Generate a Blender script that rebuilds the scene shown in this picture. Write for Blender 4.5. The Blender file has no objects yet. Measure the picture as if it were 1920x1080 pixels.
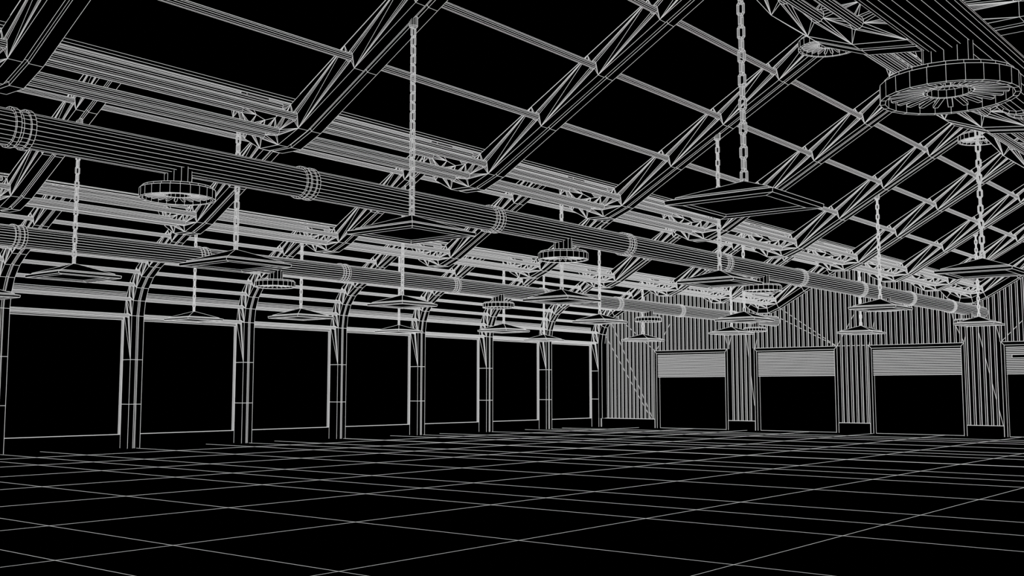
import bpy, math
from mathutils import Vector

# ------------------------------------------------------------------ basics
sc = bpy.context.scene
COL = sc.collection
PI = math.pi
Y = lambda i: 17.7124 + 4.04*(i-1)          # frame lines, i = 7 stands against the far wall
HW = .201                                   # half width of a steel frame
FAR = 42.01


def emission(name, col, st):
    m = bpy.data.materials.new(name)
    m.use_nodes = True
    nt = m.node_tree
    nt.nodes.clear()
    out = nt.nodes.new('ShaderNodeOutputMaterial')
    e = nt.nodes.new('ShaderNodeEmission')
    e.inputs['Color'].default_value = (*col, 1)
    e.inputs['Strength'].default_value = st
    nt.links.new(e.outputs[0], out.inputs[0])
    return m


def matte(name, v):
    m = bpy.data.materials.new(name)
    m.use_nodes = True
    b = m.node_tree.nodes['Principled BSDF']
    b.inputs['Base Color'].default_value = (v, v, v, 1)
    b.inputs['Roughness'].default_value = 1
    b.inputs['Specular IOR Level'].default_value = 0
    return m


BLACK = matte('matt_black_surface', 0.0)
LINE = emission('glowing_edge_line', (.60, .60, .60), 1.0)


def line_radius(x, y, z):
    # edge lines get thicker in proportion to depth along the camera's view axis
    return .00021*max(1.5, -.6285*x + .772*y + .0946*(z-1.7))


class MB:
    """collects black faces and thin luminous rods along their edges into ONE mesh"""
    def __init__(s, o=(0, 0, 0), w=1.0):
        s.v = []; s.f = []; s.m = []; s.o = o; s.w = w; s.seen = set()

    def rad(s, p):
        return s.w*line_radius(p[0]+s.o[0], p[1]+s.o[1], p[2]+s.o[2])

    def wire(s, a, b):
        ka = tuple(round(t, 4) for t in a); kb = tuple(round(t, 4) for t in b)
        key = (ka, kb) if ka < kb else (kb, ka)
        if ka == kb or key in s.seen:
            return
        s.seen.add(key)
        a = Vector(a); b = Vector(b)
        d = (b-a).normalized()
        up = Vector((0, 0, 1)) if abs(d.z) < .9 else Vector((1, 0, 0))
        p = d.cross(up).normalized(); q = d.cross(p)
        n = len(s.v)
        for c in (a, b):
            r = s.rad(c)
            for t in (p, q, -p, -q):
                s.v.append(tuple(c + t*r))
        for k in range(4):
            l = (k+1) % 4
            s.f.append((n+k, n+l, n+4+l, n+4+k)); s.m.append(1)

    def wires(s, pts, closed=False):
        for a, b in zip(pts, pts[1:]):
            s.wire(a, b)
        if closed:
            s.wire(pts[-1], pts[0])

    def faces(s, vs, fs, wires=True):
        n = len(s.v)
        s.v += [tuple(p) for p in vs]
        for f in fs:
            s.f.append(tuple(n+k for k in f)); s.m.append(0)
        if wires:
            for f in fs:
                for a, b in zip(f, f[1:]+f[:1]):
                    s.wire(vs[a], vs[b])

    def quad(s, a, b, c, d, wires=True):
        s.faces([a, b, c, d], [(0, 1, 2, 3)], wires)

    def box(s, x0, x1, y0, y1, z0, z1, wires=True):
        vs = [(x, y, z) for x in (x0, x1) for y in (y0, y1) for z in (z0, z1)]
        s.faces(vs, [(0, 1, 3, 2), (4, 6, 7, 5), (0, 4, 5, 1), (2, 3, 7, 6), (0, 2, 6, 4), (1, 5, 7, 3)], wires)

    def lathe_y(s, cx, cz, prof, n, caps=(True, True), ph=0.0):
        vs = []
        for (y, r) in prof:
            for k in range(n):
                a = 2*PI*k/n + ph
                vs.append((cx + r*math.cos(a), y, cz + r*math.sin(a)))
        fs = []
        for j in range(len(prof)-1):
            for k in range(n):
                l = (k+1) % n
                fs.append((j*n+k, j*n+l, (j+1)*n+l, (j+1)*n+k))
        if caps[0]: fs.append(tuple(range(n)))
        if caps[1]: fs.append(tuple((len(prof)-1)*n+k for k in range(n)))
        s.faces(vs, fs)

    def lathe_z(s, prof, n, ph=0.0, closed=False, skip_rings=()):
        vs = []
        for (r, z) in prof:
            for k in range(n):
                a = 2*PI*k/n + ph
                vs.append((r*math.cos(a), r*math.sin(a), z))
        m = len(prof); fs = []
        for j in range(m if closed else m-1):
            for k in range(n):
                l = (k+1) % n; i = (j+1) % m
                fs.append((j*n+k, j*n+l, i*n+l, i*n+k))
        s.faces(vs, fs, False)
        for j in range(m):
            if j not in skip_rings:
                s.wires(vs[j*n:(j+1)*n], True)
        for j in range(m if closed else m-1):
            for k in range(n):
                s.wire(vs[j*n+k], vs[((j+1) % m)*n+k])

    def build(s, name, parent=None):
        me = bpy.data.meshes.new(name)
        me.from_pydata(s.v, [], s.f)
        me.materials.append(BLACK); me.materials.append(LINE)
        me.polygons.foreach_set('material_index', s.m)
        me.update()
        o = bpy.data.objects.new(name, me)
        COL.objects.link(o)
        if parent: o.parent = parent
        return o


def empty(name, loc=(0, 0, 0)):
    o = bpy.data.objects.new(name, None)
    o.location = loc; o.empty_display_size = .2
    COL.objects.link(o)
    return o


def tag(o, label=None, cat=None, group=None, kind=None):
    if label: o['label'] = label
    if cat: o['category'] = cat
    if group: o['group'] = group
    if kind: o['kind'] = kind
    return o


ORD = ['first', 'second', 'third', 'fourth', 'fifth', 'sixth', 'seventh', 'eighth', 'ninth', 'tenth', 'eleventh', 'twelfth',
       'thirteenth', 'fourteenth', 'fifteenth', 'sixteenth', 'seventeenth', 'eighteenth']

# ------------------------------------------------------------------ cross-section of the hall
SP = 8.233
ELBOW = [(-28.763, 0), (-28.763, 1.289), (-28.763, 2.600), (-28.763, 3.896), (-28.704, 4.346),
         (-28.560, 4.719), (-28.320, 5.030), (-27.950, 5.297)]
SL = .5667


def slope_nodes(x0):
    return [(x0 + 1.119*k, 5.300 + SL*1.119*k) for k in range(1, 6)]


def valley(dx):                 # steep flank coming down into a valley, dx = 0: valley in the middle
    return [(-13.10+dx, 5.300 + SL*6.617), (-13.10+dx, 7.90), (-13.10+dx, 6.95), (-13.07+dx, 6.00), (-12.974+dx, 5.698),
            (-12.681+dx, 5.333), (-12.321+dx, 5.136), (-11.914+dx, 5.131), (-11.483+dx, 5.301)]


prof = list(ELBOW)
prof += slope_nodes(-27.950)
prof += valley(-SP)
prof += slope_nodes(-11.483-SP)
prof += valley(0)
prof += slope_nodes(-11.483)
CX = -2.219
TR = [(-4.867, 5.300 + SL*6.617), (-4.867, 7.90), (-4.867, 6.95), (-4.837, 6.00), (-4.741, 5.698), (-4.440, 5.316), (-4.075, 5.029),
      (-3.649, 4.862), (-3.150, 4.801)]
prof += TR + [(CX, 4.801)]
right = [(2*CX-x, z) for x, z in reversed(TR)]
prof += right
rs = [(2*CX-x, z) for x, z in reversed(slope_nodes(-11.483))]
prof += rs
prof += [(2*CX-x-2*SP, z) for x, z in reversed(ELBOW)]
BOT = prof


def offset(P, d):
    out = []
    for k, (x, z) in enumerate(P):
        ns = []
        if k > 0:
            a = Vector((x-P[k-1][0], z-P[k-1][1])).normalized(); ns.append(Vector((-a.y, a.x)))
        if k < len(P)-1:
            a = Vector((P[k+1][0]-x, P[k+1][1]-z)).normalized(); ns.append(Vector((-a.y, a.x)))
        n = (ns[0]+ns[-1]).normalized()
        c = max(.45, n.dot(ns[0]))
        out.append((x + n.x*d/c, z + n.y*d/c))
    return out


TOP = offset(BOT, .40)
# keep the valley's upper chord on the measured line
MID = [((a[0]+b[0])/2, (a[1]+b[1])/2) for a, b in zip(BOT, TOP)]
TUBES = [k for k, (x, z) in enumerate(BOT) if z > 3.5]
TR_R = .065
N = len(BOT)

# the web is pierced by the round tubes; it is cut into triangles cell by cell
def web_triangles():
    lo = [k for k in range(N) if BOT[k][1] >= 2.6]
    k0, k1 = lo[0], lo[-1]
    vs, tris, hole = [], [], {}
    bi, ti = {}, {}
    for k in range(k0, k1+1):
        bi[k] = len(vs); vs.append(BOT[k]); ti[k] = len(vs); vs.append(TOP[k])
        if k in TUBES:
            c = MID[k]
            up = Vector((TOP[k][0]-BOT[k][0], TOP[k][1]-BOT[k][1])).normalized()
            al = Vector((up.y, -up.x))              # along the frame, left to right
            hole[k] = []
            for j in range(12):
                t = 2*PI*j/12
                q = Vector(c) + al*(TR_R*math.cos(t)) + up*(TR_R*math.sin(t))
                hole[k].append(len(vs)); vs.append((q.x, q.y))
    for k in range(k0, k1):
        l = k+1
        right = [hole[k][j % 12] for j in (9, 10, 11, 0, 1, 2, 3)] if k in hole else []      # right half of this hole, bottom to top
        left = [hole[l][j] for j in (3, 4, 5, 6, 7, 8, 9)] if l in hole else []              # left half of the next, top to bottom
        rising = abs((BOT[l][1]-BOT[k][1]) - SL*(BOT[l][0]-BOT[k][0])) < .03 and BOT[l][0]-BOT[k][0] > .8
        if not right or rising or BOT[k][0] < -27.9:
            B, T = bi[k], ti[l]
            if right:
                for p, q in zip(right[:4], right[1:4]): tris.append((B, p, q))
                for p, q in zip(right[3:], right[4:]): tris.append((T, p, q))
                tris += [(B, right[3], T), (T, right[-1], ti[k])]
            else:
                tris.append((B, T, ti[k]))
            if left:
                for p, q in zip(left[:4], left[1:4]): tris.append((T, p, q))
                for p, q in zip(left[3:], left[4:]): tris.append((B, p, q))
                tris += [(T, left[3], B), (B, left[-1], bi[l])]
            else:
                tris.append((B, bi[l], T))
            continue
        B, T = bi[l], ti[l]
        if abs(BOT[l][0]-CX) < .01:                               # lines run together under the middle tube
            a_, z_ = left[6], right[6]
            tris += [(B, bi[k], right[0]), (B, right[0], right[1]), (B, right[1], a_), (z_, left[0], T), (z_, T, ti[k])]
            tris += [(a_, right[j], right[j+1]) for j in range(1, 6)] + [(z_, left[j+1], left[j]) for j in range(6)]
        elif right and left:
            tris += [(B, right[j], right[j+1]) for j in range(3)] + [(B, bi[k], right[0]), (B, right[3], left[5]), (B, left[5], left[6])]
            tris += [(right[3], left[j], left[j+1]) for j in (2, 3, 4)]
            tris += [(T, left[0], left[1]), (T, left[1], left[2]), (T, left[2], right[3]), (T, right[6], ti[k])]
            tris += [(T, right[j], right[j+1]) for j in (3, 4, 5)]
        else:
            tris += [(B, bi[k], right[0]), (B, right[0], right[1]), (B, right[1], T), (T, right[6], ti[k])]
            tris += [(T, right[j], right[j+1]) for j in range(1, 6)]
    return vs, tris, k0, k1


WV, WT, K0, K1 = web_triangles()

# ------------------------------------------------------------------ steel frames
def make_frame(i, label):
    y = Y(i)
    root = empty('portal_frame', (BOT[0][0], y, 0))
    tag(root, label, 'steel frame', 'portal frames across the hall')
    ox = BOT[0][0]
    L = lambda p, yy: (p[0]-ox, yy, p[1])
    o = (ox, y, 0)
    w = MB(o)
    near = [L(p, -HW) for p in WV]
    w.faces(near, WT)
    far = [L(p, HW) for p in WV]
    w.faces(far, WT, False)
    for ks in ((0, 1, 2), (N-1, N-2, N-3)):
        for yy in (-HW, HW):
            for a, b in zip(ks, ks[1:]):
                w.quad(L(BOT[a], yy), L(BOT[b], yy), L(TOP[b], yy), L(TOP[a], yy), False)
                if yy < 0:
                    w.wire(L(TOP[a], yy), L(TOP[b], yy)); w.wire(L(BOT[b], yy), L(TOP[b], yy))
    # no bottom edge line at the foot, as on the photograph
    w.build('web', root)
    # inner flange with a groove along its middle
    g, dg = .034, .045
    G = offset(BOT, dg)
    fl = MB(o)
    for k in range(N-1):
        a, b = BOT[k], BOT[k+1]
        c, d = G[k], G[k+1]
        for (y0, y1) in ((-HW, -g), (g, HW)):
            fl.faces([L(a, y0), L(b, y0), L(b, y1), L(a, y1)], [(0, 1, 2, 3)], False)
        fl.faces([L(a, -g), L(b, -g), L(d, -g), L(c, -g)], [(0, 1, 2, 3)], False)
        fl.faces([L(a, g), L(b, g), L(d, g), L(c, g)], [(0, 1, 2, 3)], False)
        fl.faces([L(c, -g), L(d, -g), L(d, g), L(c, g)], [(0, 1, 2, 3)], False)
        for yy in (-HW, -g, g, HW):
            fl.wire(L(a, yy), L(b, yy))
        fl.wire(L(c, g), L(d, g))
    for k in range(1, N-1):
        fl.wire(L(BOT[k], -HW), L(BOT[k], -g)); fl.wire(L(BOT[k], g), L(BOT[k], HW))
        fl.wire(L(BOT[k], g), L(G[k], g)); fl.wire(L(G[k], g), L(G[k], -g)); fl.wire(L(BOT[k], -g), L(G[k], -g))
    fl.build('inner_flange', root)
    of = MB(o)
    for k in range(N-1):
        a, b = TOP[k], TOP[k+1]
        of.faces([L(a, -HW), L(b, -HW), L(b, HW), L(a, HW)], [(0, 1, 2, 3)], False)
        of.wire(L(a, -HW), L(b, -HW)); of.wire(L(a, HW), L(b, HW)); 
    of.build('outer_flange', root)
    return root


def frame_label(i):
    if i == 7: return 'grooved steel roof frame standing flat against the ribbed far wall'
    n = 7-i
    if i == -3: return 'grooved steel roof frame nearest the camera, outside the picture'
    return 'pierced steel roof frame, the %s in front of the far wall one' % ORD[n-1]


for i in range(-3, 8):
    make_frame(i, frame_label(i))

# ------------------------------------------------------------------ purlins: round tubes through every frame
Y0, Y1 = 1.25, 41.93
names = {}
def where(k):
    x, z = BOT[k]
    if x < -27.9: span, n = 'the curved eave beside the left wall', TUBES.index(k)
    else: span, n = None, 0
    return span, n

sections = [(-99, -27.9, 'round roof tube in the curved eave above the left wall, %s from its foot'),
            (-27.9, -21.5, 'round roof tube under the left bay roof, %s up from the left wall'),
            (-21.5, -21.25, 'roof tube on the steep side left of the first valley, %s from top'),
            (-21.25, -19.6, 'round roof tube in the trough of the first valley, %s from its left edge'),
            (-19.6, -13.2, 'round roof tube under the middle bay roof, %s up from the first valley'),
            (-13.2, -13.0, 'roof tube on the steep side left of the second valley, %s from top'),
            (-13.0, -11.4, 'round roof tube in the trough of the second valley, %s from its left edge'),
            (-11.4, -4.95, 'round roof tube under the right bay roof, %s up from the second valley'),
            (-4.95, -4.80, 'roof tube on the steep side left of the near trough, %s from top'),
            (-4.80, 0.6, 'round roof tube in the trough over the right duct, %s from its left edge')]
for lo, hi, lab in sections:
    n = 0
    for k in TUBES:
        if lo <= BOT[k][0] < hi:
            c = MID[k]
            o = (c[0], Y0, c[1])
            m = MB(o)
            m.lathe_y(0, 0, [(0, .047), (Y1-Y0, .047)], 12, ph=PI/12)
            t = m.build('purlin'); t.location = o
            tag(t, lab % ORD[n], 'roof tube', 'round tubes running through the roof frames')
            n += 1

# ------------------------------------------------------------------ roof sheets, glazing, gutters (setting)
def strip(m, pts, y0, y1, lines, th=.03):
    for a, b in zip(pts, pts[1:]):
        m.quad((a[0], y0, a[1]), (b[0], y0, b[1]), (b[0], y1, b[1]), (a[0], y1, a[1]), False)
        m.quad((a[0], y0, a[1]+th), (b[0], y0, b[1]+th), (b[0], y1, b[1]+th), (a[0], y1, a[1]+th), False)
    for k in lines:
        m.wire((pts[k][0], y0, pts[k][1]), (pts[k][0], y1, pts[k][1]))


def sheet_line(x, x0):      # underside of a roof slope whose lower chord starts at x0
    return 5.300 + SL*(x-x0) + .4*math.sqrt(1+SL*SL) + .004


roof = MB()
YE = 42.06
for x0, xa, xb in ((-27.95, -29.40, -20.85), (-19.716, -19.788, -12.60), (-11.483, -11.555, -4.38)):
    strip(roof, [(xa, sheet_line(xa, x0)), (xb, sheet_line(xb, x0))], Y0, YE, (0, 1))
    for i in range(-3, 8):      # seams of the sheets beside each frame
        ys = Y(i)-HW-.004
        roof.wire((xa+.9 if xa < -29 else xa+.1, ys, sheet_line(xa+.9 if xa < -29 else xa+.1, x0)), (xb, ys, sheet_line(xb, x0)))
# mirrored slope on the right of the hall
roof.quad((2*CX+4.38, Y0, sheet_line(-4.38, -11.483)), (8.6, Y0, 4.9), (8.6, YE, 4.9), (2*CX+4.38, YE, sheet_line(-4.38, -11.483)), False)
for xg, z0, z1 in ((-12.66-SP, 6.03, 9.45), (-12.66, 6.03, 9.45), (-4.42, 5.95, 9.45), (2*CX+4.42, 5.95, 9.45)):
    roof.quad((xg, Y0, z0), (xg, YE, z0), (xg, YE, z1), (xg, Y0, z1), False)
    roof.wire((xg, Y0, z0), (xg, YE, z0))
strip(roof, [(-4.42, 5.95), (2*CX+4.42, 5.95)], Y0, YE, ())
tag(roof.build('ceiling'), 'black sheet roof of three slopes above the steel frames', kind='structure')

for n, dx in ((0, -SP), (1, 0)):
    m = MB()
    m.box(-11.745+dx, -11.72+dx, Y0, YE, 5.702, 5.738)
    m.wire((-11.725+dx, Y0, 5.736), (-11.725+dx, YE, 5.736))
    t = m.build('roof_edge_strip')
    tag(t, 'thin steel strip along the roof edge above the %s valley' % ('left', 'middle')[n], 'roof edge strip', 'steel strips along the roof edges')

for n, dx in ((0, -SP), (1, 0)):
    for i in range(-2, 8):
        ya = Y(i-1)+HW+.01; yb = Y(i)-HW-.01
        o = (-11.842+dx, ya, 5.668)
        m = MB(o)
        m.lathe_y(0, 0, [(0, .036), (yb-ya, .036)], 8, ph=PI/8)
        t = m.build('gutter_pipe'); t.location = o
        tag(t, 'short gutter pipe above the %s valley, %s bay from the far wall' % (('left', 'middle')[n], ORD[7-i]),
            'gutter pipe', 'gutter pipes between the roof frames')

# ------------------------------------------------------------------ floor
m = MB()
m.faces([(-29.42, 1.2, 0), (8.4, 1.2, 0), (8.4, 42.3, 0), (-29.42, 42.3, 0)], [(0, 1, 2, 3)], False)
for k in range(0, 14):
    x = -29.42 + 2.7035*k
    if 0 < k: m.wire((x, 1.2, 0), (x, 42.15, 0))
ys = sorted([4.28 + 2.703*k for k in range(-1, 14)] + [5.63 + 8.11*k for k in range(5)] + [21.93-12.2+8.08, 25.97])
for y in ys:
    if all(abs(y-t) > .02 or t >= y for t in ys) and y < 42.1:
        m.wire((-29.40, y, 0), (8.4, y, 0))
tag(m.build('floor'), 'black hall floor divided by thin joint lines', kind='structure')

# ------------------------------------------------------------------ left wall
m = MB()
m.box(-29.6, -29.42, 1.2, 42.2, 0, 5.0, False)
m.wire((-29.40, Y0, 4.945), (-29.40, YE, 4.945))
for z in (4.495, 4.53, 4.565, 4.60, 4.645):
    m.wire((-29.40, Y0, z), (-29.40, YE, z))
tag(m.build('wall_left'), 'black left wall behind the row of columns', kind='structure')
m = MB()
m.box(-29.42, -29.17, Y0, 41.95, 0.0, .40, False)
m.wire((-29.17, Y0, .40), (-29.17, 41.95, .40)); m.wire((-29.20, Y0, .405), (-29.20, 41.95, .405))
tag(m.build('baseboard_left'), 'low black plinth along the left wall', kind='structure')
for i in range(0, 8):           # bays between frames i-1 and i; the first is cut by the picture's edge
    ya, yb = Y(i-1)+.222, Y(i)-.222
    w = empty('window_%d' % (8-i), (-29.17, ya, .40))
    lab = ('dark window bay of the left wall nearest the far wall' if i == 7 else
           'dark window bay of the left wall, %s from the far wall' % ORD[7-i])
    tag(w, lab, kind='structure')
    o = (-29.17, ya, .40)
    H = 3.79-.40; L = yb-ya; dp = .09
    f = MB(o)
    f.box(-dp, 0, -.018, 0, 0, H+.15)
    f.box(-dp, 0, L, L+.018, 0, H+.15)
    f.box(-dp, 0, 0, L, H, H+.15)
    for t in (.03, .06):
        f.wire((-t, L, 0), (-t, L, H)); f.wire((-t, 0, 0), (-t, 0, H))
    for t in (.04, .07, .11): f.wire((0, 0, H+t), (0, L, H+t))
    f.build('window_frame', w)
    g = MB(o)
    g.box(-dp-.03, -dp, 0, L, 0, H, False)
    g.build('pane', w)

# ------------------------------------------------------------------ far wall
def under_line(x):              # lower edge of the gable trim at x
    for (xa, za), (xb, zb) in zip(LOW, LOW[1:]):
        if xa <= x <= xb and xb-xa > 1e-6:
            return za + (zb-za)*(x-xa)/(xb-xa)
    return 4.6


LOW = [p for p in offset(BOT, -.20) if p[1] > 3.5 and p[0] < CX+.01]
low2 = []
for p in LOW:                   # keep x increasing (the steep flanks fold back)
    while low2 and p[0] <= low2[-1][0]:
        low2.pop()
    low2.append(p)
LOW = low2
DOORS = [(-25.866, -22.190), (-20.924, -17.270), (-15.977, -12.330), (-11.029, -7.380)]
WALLY = 42.06
m = MB()
def wall_quad(xa, xb, z0, za, zb):
    m.quad((xa, WALLY, z0), (xb, WALLY, z0), (xb, WALLY, zb), (xa, WALLY, za), False)
xs = sorted(set([-29.6, 8.6] + [d for D in DOORS for d in D] + [p[0] for p in LOW if p[0] > -29.5]))
for xa, xb in zip(xs, xs[1:]):
    mid = (xa+xb)/2
    z0 = 3.47 if any(a < mid < b for a, b in DOORS) else 0
    wall_quad(xa, xb, z0, 9.7, 9.7)
k = -86
while True:
    x = -12.24 + .2024*k; k += 1
    if x < -28.9: continue
    if x > -6: break
    if any(a-.05 < x < b+.05 for a, b in DOORS): z0 = 3.475
    else: z0 = .40
    bw, tw, yb, yt = .033, .032, WALLY, WALLY-.035
    z1 = [under_line(x+t)+.02 for t in (-bw, -tw, tw, bw)]
    q = [(x-bw, yb), (x-tw, yt), (x+tw, yt), (x+bw, yb)]
    for j in range(3):
        m.quad((*q[j], z0), (*q[j+1], z0), (*q[j+1], z1[j+1]), (*q[j], z1[j]), False)
    for j in range(4):
        m.wire((*q[j], z0), (*q[j], z1[j]))
SEAMS = [(-28.56,4.26,-26.11,0.43), (-28.18,4.78,-26.02,0.43), (-27.50,4.81,-25.86,3.48), (-25.77,3.52,-25.01,4.74), (-22.40,4.40,-22.19,3.62), (-21.90,4.40,-22.12,3.62), (-21.35,4.53,-20.97,1.05), (-20.66,4.41,-20.89,3.47), (-19.96,5.3,-17.29,3.47), (-19.99,4.85,-17.29,3.47), (-17.26,3.50,-16.36,5.04), (-15.97,3.47,-15.60,4.9), (-12.83,5.0,-12.65,4.20), (-12.65,4.20,-12.34,3.49), (-12.13,4.30,-12.34,3.49), (-11.98,4.70,-11.07,0.41), (-11.27,4.5,-11.04,3.47), (-11.03,3.47,-9.6,4.88), (-17.33,3.48,-15.99,3.48)]
for a, b, c, d in SEAMS:
    m.wire((a, WALLY-.004, b), (c, WALLY-.004, d))
tag(m.build('wall_far'), 'ribbed metal far wall under the gables', kind='structure')

gaps = [(-29.17, DOORS[0][0])] + [(a[1], b[0]) for a, b in zip(DOORS, DOORS[1:])]
m = MB()
for a, b in gaps:
    m.box(a, b, 41.99, WALLY, 0, .40, False)
    m.wire((a if a > -29 else -28.86, 41.99, .40), (b, 41.99, .40))
    m.wire((a if a > -29 else -28.86, 42.02, .403), (b, 42.02, .403))
    for x in (a, b):
        if x > -29: m.wire((x, 41.99, 0), (x, 41.99, .40))
tag(m.build('baseboard_far'), 'low black plinth pieces between the roller doors', kind='structure')

# gable trim: flat band following the underside of the last frame
m = MB()
A = [p for p in BOT if p[0] < CX+.01 and p[1] > .3]
A = [(BOT[0][0], .40)] + A
B = offset([(x, z) for x, z in A], -.20)
yt = Y(7)-HW-.004
for (a, b, c, d) in zip(A, A[1:], B, B[1:]):
    m.quad((a[0], yt, a[1]), (b[0], yt, b[1]), (d[0], yt, d[1]), (c[0], yt, c[1]), False)
    m.quad((c[0], yt, c[1]), (d[0], yt, d[1]), (d[0], WALLY, d[1]), (c[0], WALLY, c[1]), False)
    m.wire((c[0], yt, c[1]), (d[0], yt, d[1]))
    if c[1] > 3: m.wire((c[0], WALLY-.05, c[1]), (d[0], WALLY-.05, d[1]))
for a, c in zip(A[4:], B[4:]):
    m.wire((a[0], yt, a[1]), (c[0], yt, c[1])); m.wire((c[0], yt, c[1]), (c[0], WALLY, c[1]))
tag(m.build('trim_1'), 'flat gable trim band below the frame on the far wall', kind='structure')

# roller doors
for n, (x0, x1) in enumerate(DOORS):
    o = (x0, FAR, 0); W = x1-x0
    lab = ['roller door of the far wall nearest the left wall', 'second roller door of the far wall from the left',
           'third roller door of the far wall from the left', 'right roller door cut by the picture edge, with a slot in its slats'][n]
    d = tag(empty('door_%d' % (n+1), o), lab, kind='structure')
    f = MB(o)
    zt, zi, fi = 3.475, 3.352, .112
    out = [(0, 0), (0, zt), (W, zt), (W, 0)]
    inn = [(fi, 0), (fi, zi), (W-fi, zi), (W-fi, 0)]
    for k in range(3):
        a, b, c, e = out[k], out[k+1], inn[k+1], inn[k]
        f.quad((a[0], 0, a[1]), (b[0], 0, b[1]), (c[0], 0, c[1]), (e[0], 0, e[1]), False)
        f.quad((e[0], 0, e[1]), (c[0], 0, c[1]), (c[0], .26, c[1]), (e[0], .26, e[1]), False)
        f.quad((a[0], 0, a[1]), (b[0], 0, b[1]), (b[0], .06, b[1]), (a[0], .06, a[1]), False)
        f.wire((a[0], 0, a[1]), (b[0], 0, b[1])); f.wire((e[0], 0, e[1]), (c[0], 0, c[1]))
    f.wire((0, 0, zt), (fi, 0, zi)); f.wire((W, 0, zt), (W-fi, 0, zi))
    f.wire((fi, .26, 0), (fi, .26, zi)); f.wire((W-fi, .26, 0), (W-fi, .26, zi))
    f.build('door_frame', d)
    s_ = MB(o)
    zb = 2.290; p = (zi-.03-zb)/16
    xa, xb = fi+.045, W-fi-.002
    s_.quad((fi, .09, zb), (W-fi, .09, zb), (W-fi, .09, zi), (fi, .09, zi), False)
    for k in range(16):
        z0 = zb + p*k; z1 = z0+.013
        s_.quad((xa, .05, z0), (xb, .05, z0), (xb, .05, z1), (xa, .05, z1), False)
        s_.quad((xa, .05, z0), (xb, .05, z0), (xb, .09, z0), (xa, .09, z0), False)
        s_.quad((xa, .05, z1), (xb, .05, z1), (xb, .09, z1), (xa, .09, z1), False)
        s_.wire((xa, .05, z0), (xb, .05, z0)); s_.wire((xa, .05, z1), (xb, .05, z1))
        s_.wire((xa, .05, z0), (xa, .05, z1)); s_.wire((xb, .05, z0), (xb, .05, z1))
    s_.build('roller_shutter', d)
    if n == 3:
        v = MB(o)
        v.box(.372, W-.372, .01, .09, 2.875, 2.995)
        v.build('shutter_slot', d)
    lf = MB(o)
    lf.quad((fi, .26, 0), (W-fi, .26, 0), (W-fi, .26, zb+.1), (fi, .26, zb+.1), False)
    lf.wire((fi, .255, .004), (W-fi, .255, .004))
    lf.build('door_leaf', d)

m = MB()
m.box(8.35, 8.6, 1.2, 42.2, 0, 5.0, False)
tag(m.build('wall_right'), 'black right wall outside the picture', kind='structure')

# ------------------------------------------------------------------ ducts
DUCTS = [(-19.77, 4.56, 'left'), (-11.54, 4.56, 'middle'), (-2.265, 4.22, 'right')]
for x, z, side in DUCTS:
    o = (x, 1.5, z)
    d = empty('air_duct', o)
    lab = {'left': 'long round air duct under the left roof valley, with four round diffusers',
           'middle': 'long round air duct crossing the picture under the middle roof valley',
           'right': 'large looking round air duct at the top right corner, nearest the camera'}[side]
    tag(d, lab, 'air duct', 'round air ducts along the hall')
    m = MB(o)
    m.lathe_y(0, 0, [(0, .2), (40.2, .2), (40.26, .16)], 24, ph=PI/24)
    m.build('duct_pipe', d)
    for i in range(-2, 8):
        yc = Y(i)-.034-1.5
        if i == 7: continue
        c = MB(o)
        c.lathe_y(0, 0, [(yc-.11, .2), (yc-.108, .225), (yc-.055, .225), (yc-.053, .207), (yc-.018, .207),
                         (yc+.055, .207), (yc+.057, .225), (yc+.11, .225), (yc+.112, .2)], 24, (False, False), ph=PI/24)
        c.build('duct_collar', d)

# ------------------------------------------------------------------ round diffusers
def diffuser(x, y, zb, neck_top, label, fine):
    o = (x, y, zb)
    r = tag(empty('air_diffuser', o), label, 'air diffuser', 'round air diffusers hanging under the ducts and roof')
    R = .456
    nk = MB(o)
    n = 12
    P = [(.168*math.cos(2*PI*(k+.3)/n), 0.168*math.sin(2*PI*(k+.3)/n)) for k in range(n)]
    tops = [neck_top(p[0]) - zb for p in P]
    for k in range(n):
        l = (k+1) % n
        nk.quad((*P[k], .145), (*P[l], .145), (*P[l], tops[l]), (*P[k], tops[k]), False)
        nk.wire((*P[k], .145), (*P[k], tops[k]))
    nk.build('neck', r)
    dm = MB(o)
    dm.lathe_z([(.10, .145), (R-.03, .145), (R-.03, .114), (R, .114), (R, 0), (R-.035, 0), (R-.035, .10), (.10, .10)], 24, skip_rings=(0, 6, 7))
    dm.build('drum', r)
    hb = MB(o)
    hb.lathe_z([(.165, .10), (.165, .044), (.145, .044), (.145, .10)], 16, closed=True)
    hb.build('hub', r)
    def vane(mb, k, n=24):
        a = 2*PI*k/n; ca, sa = math.cos(a), math.sin(a)
        vs = []
        for rr, dz in ((.168, .018), (.395, .006)):
            for t, zz in ((-.014, .030+dz), (.018, .030+dz), (.018, .050+dz), (-.014, .050+dz)):
                vs.append((rr*ca - t*sa, rr*sa + t*ca, zz))
        mb.faces(vs, [(0, 1, 2, 3), (4, 5, 6, 7), (0, 1, 5, 4), (1, 2, 6, 5), (2, 3, 7, 6), (3, 0, 4, 7)])
    if fine:
        for k in range(24):
            v = MB(o); vane(v, k); v.build('vane', r)
    else:
        v = MB(o)
        for k in range(24): vane(v, k)
        v.build('vane_ring', r)


def duct_top(zc):
    return lambda dx: zc - math.sqrt(.2**2 - dx*dx) + .012


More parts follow.
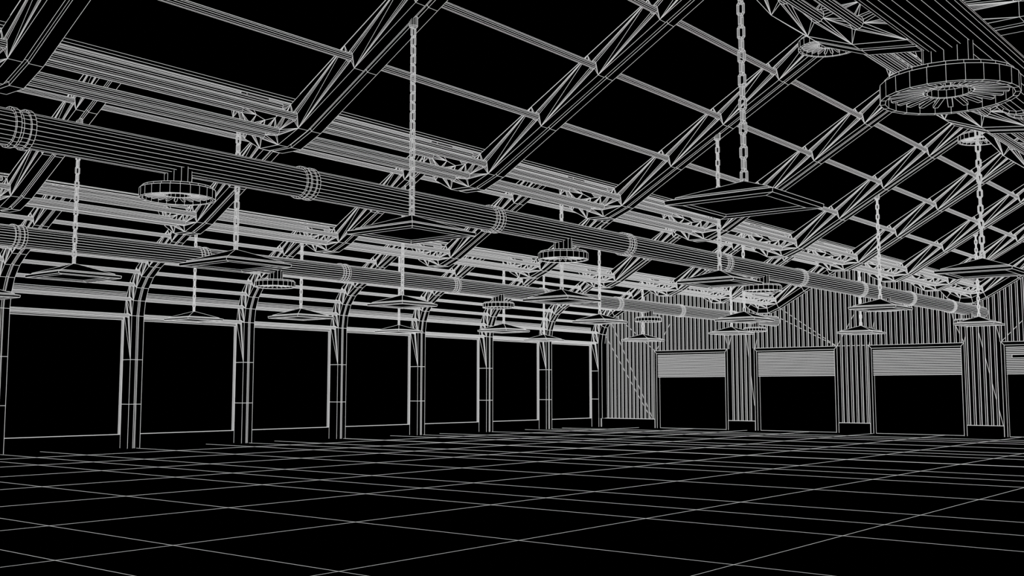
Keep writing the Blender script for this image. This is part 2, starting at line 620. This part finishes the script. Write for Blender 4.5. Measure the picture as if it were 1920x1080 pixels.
POS = ['', 'farthest', 'second from the far wall', 'third from the far wall', 'fourth from the far wall', 'fifth from the far wall']
for (x, zc, side) in DUCTS:
    zb = zc - .497
    for j, y in ((1, 39.82), (2, 31.75), (3, 23.67), (4, 15.65), (5, 7.60)):
        if side == 'left' and j == 5: continue
        if side == 'right' and j != 5: continue
        lab = 'round diffuser below the %s duct, %s' % (side, POS[j])
        if side == 'right': lab = 'large looking round slotted diffuser hanging at the top right, nearest the camera'
        if side == 'middle' and j == 5: lab = 'round slotted diffuser under the middle duct at the left of the picture'
        diffuser(x, y, zb, duct_top(zc), lab, j == 5)
for y, lab in ((15.66, 'round slotted diffuser high under the right bay roof, left of the largest one'),
               (23.67, 'round slotted diffuser high under the right bay roof, below the largest one')):
    diffuser(-6.43, y, 6.97, lambda dx: sheet_line(-6.43+dx, -11.483) - .01, lab, False)

# ------------------------------------------------------------------ pendant lamps
def link_mesh(mb, zc, turn, ns=6):
    # one chain link: rounded rectangle ring, 0.152 tall, 0.082 wide
    hw, hl, r, c = .0305, .0635, .0125, .016
    path = [(-hw, -hl+c*1.3), (-hw, hl-c*1.3), (-hw+c, hl), (hw-c, hl), (hw, hl-c*1.3), (hw, -hl+c*1.3), (hw-c, -hl), (-hw+c, -hl)]
    n = len(path); vs = []
    for k in range(n):
        p = Vector(path[k]); a = (Vector(path[k-1])-p).normalized(); b = (Vector(path[(k+1) % n])-p).normalized()
        out = -(a+b).normalized()
        for j in range(ns):
            t = 2*PI*j/ns
            q = p + out*(r*math.cos(t)); w = r*math.sin(t)
            vs.append((q.x, w, zc+q.y) if turn else (w, q.x, zc+q.y))
    fs = []
    for k in range(n):
        l = (k+1) % n
        for j in range(ns):
            i = (j+1) % ns
            fs.append((k*ns+j, k*ns+i, l*ns+i, l*ns+j))
    mb.faces(vs, fs)


def under_frame(x):             # underside of the frame at x, on a slope
    for x0 in (-27.95, -19.716, -11.483):
        if x0 < x < x0+6.62: return 5.300 + SL*(x-x0)
    return 9.0


def lamp(x, i, za, label, fine):
    y = Y(i)
    o = (x, y, za)
    r = tag(empty('pendant_lamp', o), label, 'pendant lamp', 'square pendant lamps on chains')
    zt = under_frame(x) - za
    sh = MB(o)
    sq = lambda h, z: [(-h, -h, z), (h, -h, z), (h, h, z), (-h, h, z)]
    rings = [sq(.497, -.184), sq(.497, -.198), sq(.577, -.218), sq(.570, -.258), sq(.445, -.258), sq(.432, -.235)]
    vs = [(0, 0, 0)] + [p for R_ in rings for p in R_]
    fs = [(0, 1+k, 1+(k+1) % 4) for k in range(4)]
    for j in range(len(rings)-1):
        for k in range(4):
            l = (k+1) % 4
            fs.append((1+4*j+k, 1+4*j+l, 5+4*j+l, 5+4*j+k))
    m_ = 1+4*(len(rings)-1)
    fs.append((m_, m_+1, m_+2, m_+3))
    sh.faces(vs, fs)
    sh.build('lamp_shade', r)
    hk = MB(o)
    n = 16
    top = [under_frame(x+.055*math.cos(2*PI*k/n))+.012-za for k in range(n)]
    vs = [(.055*math.cos(2*PI*k/n), .055*math.sin(2*PI*k/n), top[k]) for k in range(n)]
    vs += [(.055*math.cos(2*PI*k/n), .055*math.sin(2*PI*k/n), zt-.075) for k in range(n)]
    vs += [(.042*math.cos(2*PI*k/n), .042*math.sin(2*PI*k/n), zt-.092) for k in range(n)]
    fs = [(k, (k+1) % n, n+(k+1) % n, n+k) for k in range(n)] + [(n+k, n+(k+1) % n, 2*n+(k+1) % n, 2*n+k) for k in range(n)] + [tuple(range(2*n, 3*n))]
    hk.faces(vs, fs)
    hk.build('ceiling_cap', r)
    pitch = .1228
    z = .045
    cnt = 0; cz = []
    while z < zt-.075:
        cz.append(z); z += pitch
    if fine:
        c = MB(o)
        c.lathe_z([(.012, -.01), (.012, .02)], 6)
        ch = c.build('chain', r)
        for q, zz in enumerate(cz):
            l = MB(o); link_mesh(l, zz, q % 2 == 0, 8); l.build('link', ch)
    else:
        c = MB(o)
        for q, zz in enumerate(cz): link_mesh(c, zz, q % 2 == 0, 6)
        c.build('chain', r)


ZA, ZB = 3.907, 3.771
rows = [(-25.94, ZA, 'row beside the left wall'), (-21.33, ZB, 'row just left of the left duct'), (-17.71, ZA, 'row just right of the left duct'),
        (-13.10, ZB, 'row just left of the middle duct'), (-9.477, ZA, 'row just right of the middle duct'), (-4.865, ZB, 'row nearest the right duct')]
for x, za, rn in rows:
    for n, i in enumerate((5, 3, 1, -1)):
        if x == -25.94 and i == -1: continue
        if x == -4.865 and i > 1: continue
        pos = ['farthest', 'second from the far wall', 'third from the far wall', 'fourth from the far wall'][n]
        lab = 'square hanging lamp, %s, %s' % (rn, pos)
        if x == -4.865 and i == -1: lab = 'largest looking square pyramid lamp, on a long chain right of centre'
        if x == -4.865 and i == 1: lab = 'square pyramid lamp on a thick chain at the right edge of the picture'
        if x == -21.33 and i == -1: lab = 'square pyramid lamp whose corner just shows at the left edge of the picture'
        fine = (x, i) in ((-4.865, -1), (-9.477, -1), (-4.865, 1), (-13.10, -1))
        lamp(x, i, za, lab, fine)

# ------------------------------------------------------------------ camera, world, view
cam = bpy.data.objects.new('camera', bpy.data.cameras.new('camera'))
COL.objects.link(cam)
cam.location = (0, 0, 1.7)
cam.rotation_euler = (PI/2+.0948, 0, .6833)
cam.data.sensor_width = 36
cam.data.lens = 2015.43*36/1920
cam.data.clip_start = .05; cam.data.clip_end = 200
sc.camera = cam
w = bpy.data.worlds.new('world'); sc.world = w
w.use_nodes = True
w.node_tree.nodes['Background'].inputs[0].default_value = (0, 0, 0, 1)
sc.view_settings.view_transform = 'Standard'
sc.view_settings.look = 'None'
sc.view_settings.exposure = 0
sc.view_settings.gamma = 1
sc.view_settings.use_curve_mapping = False
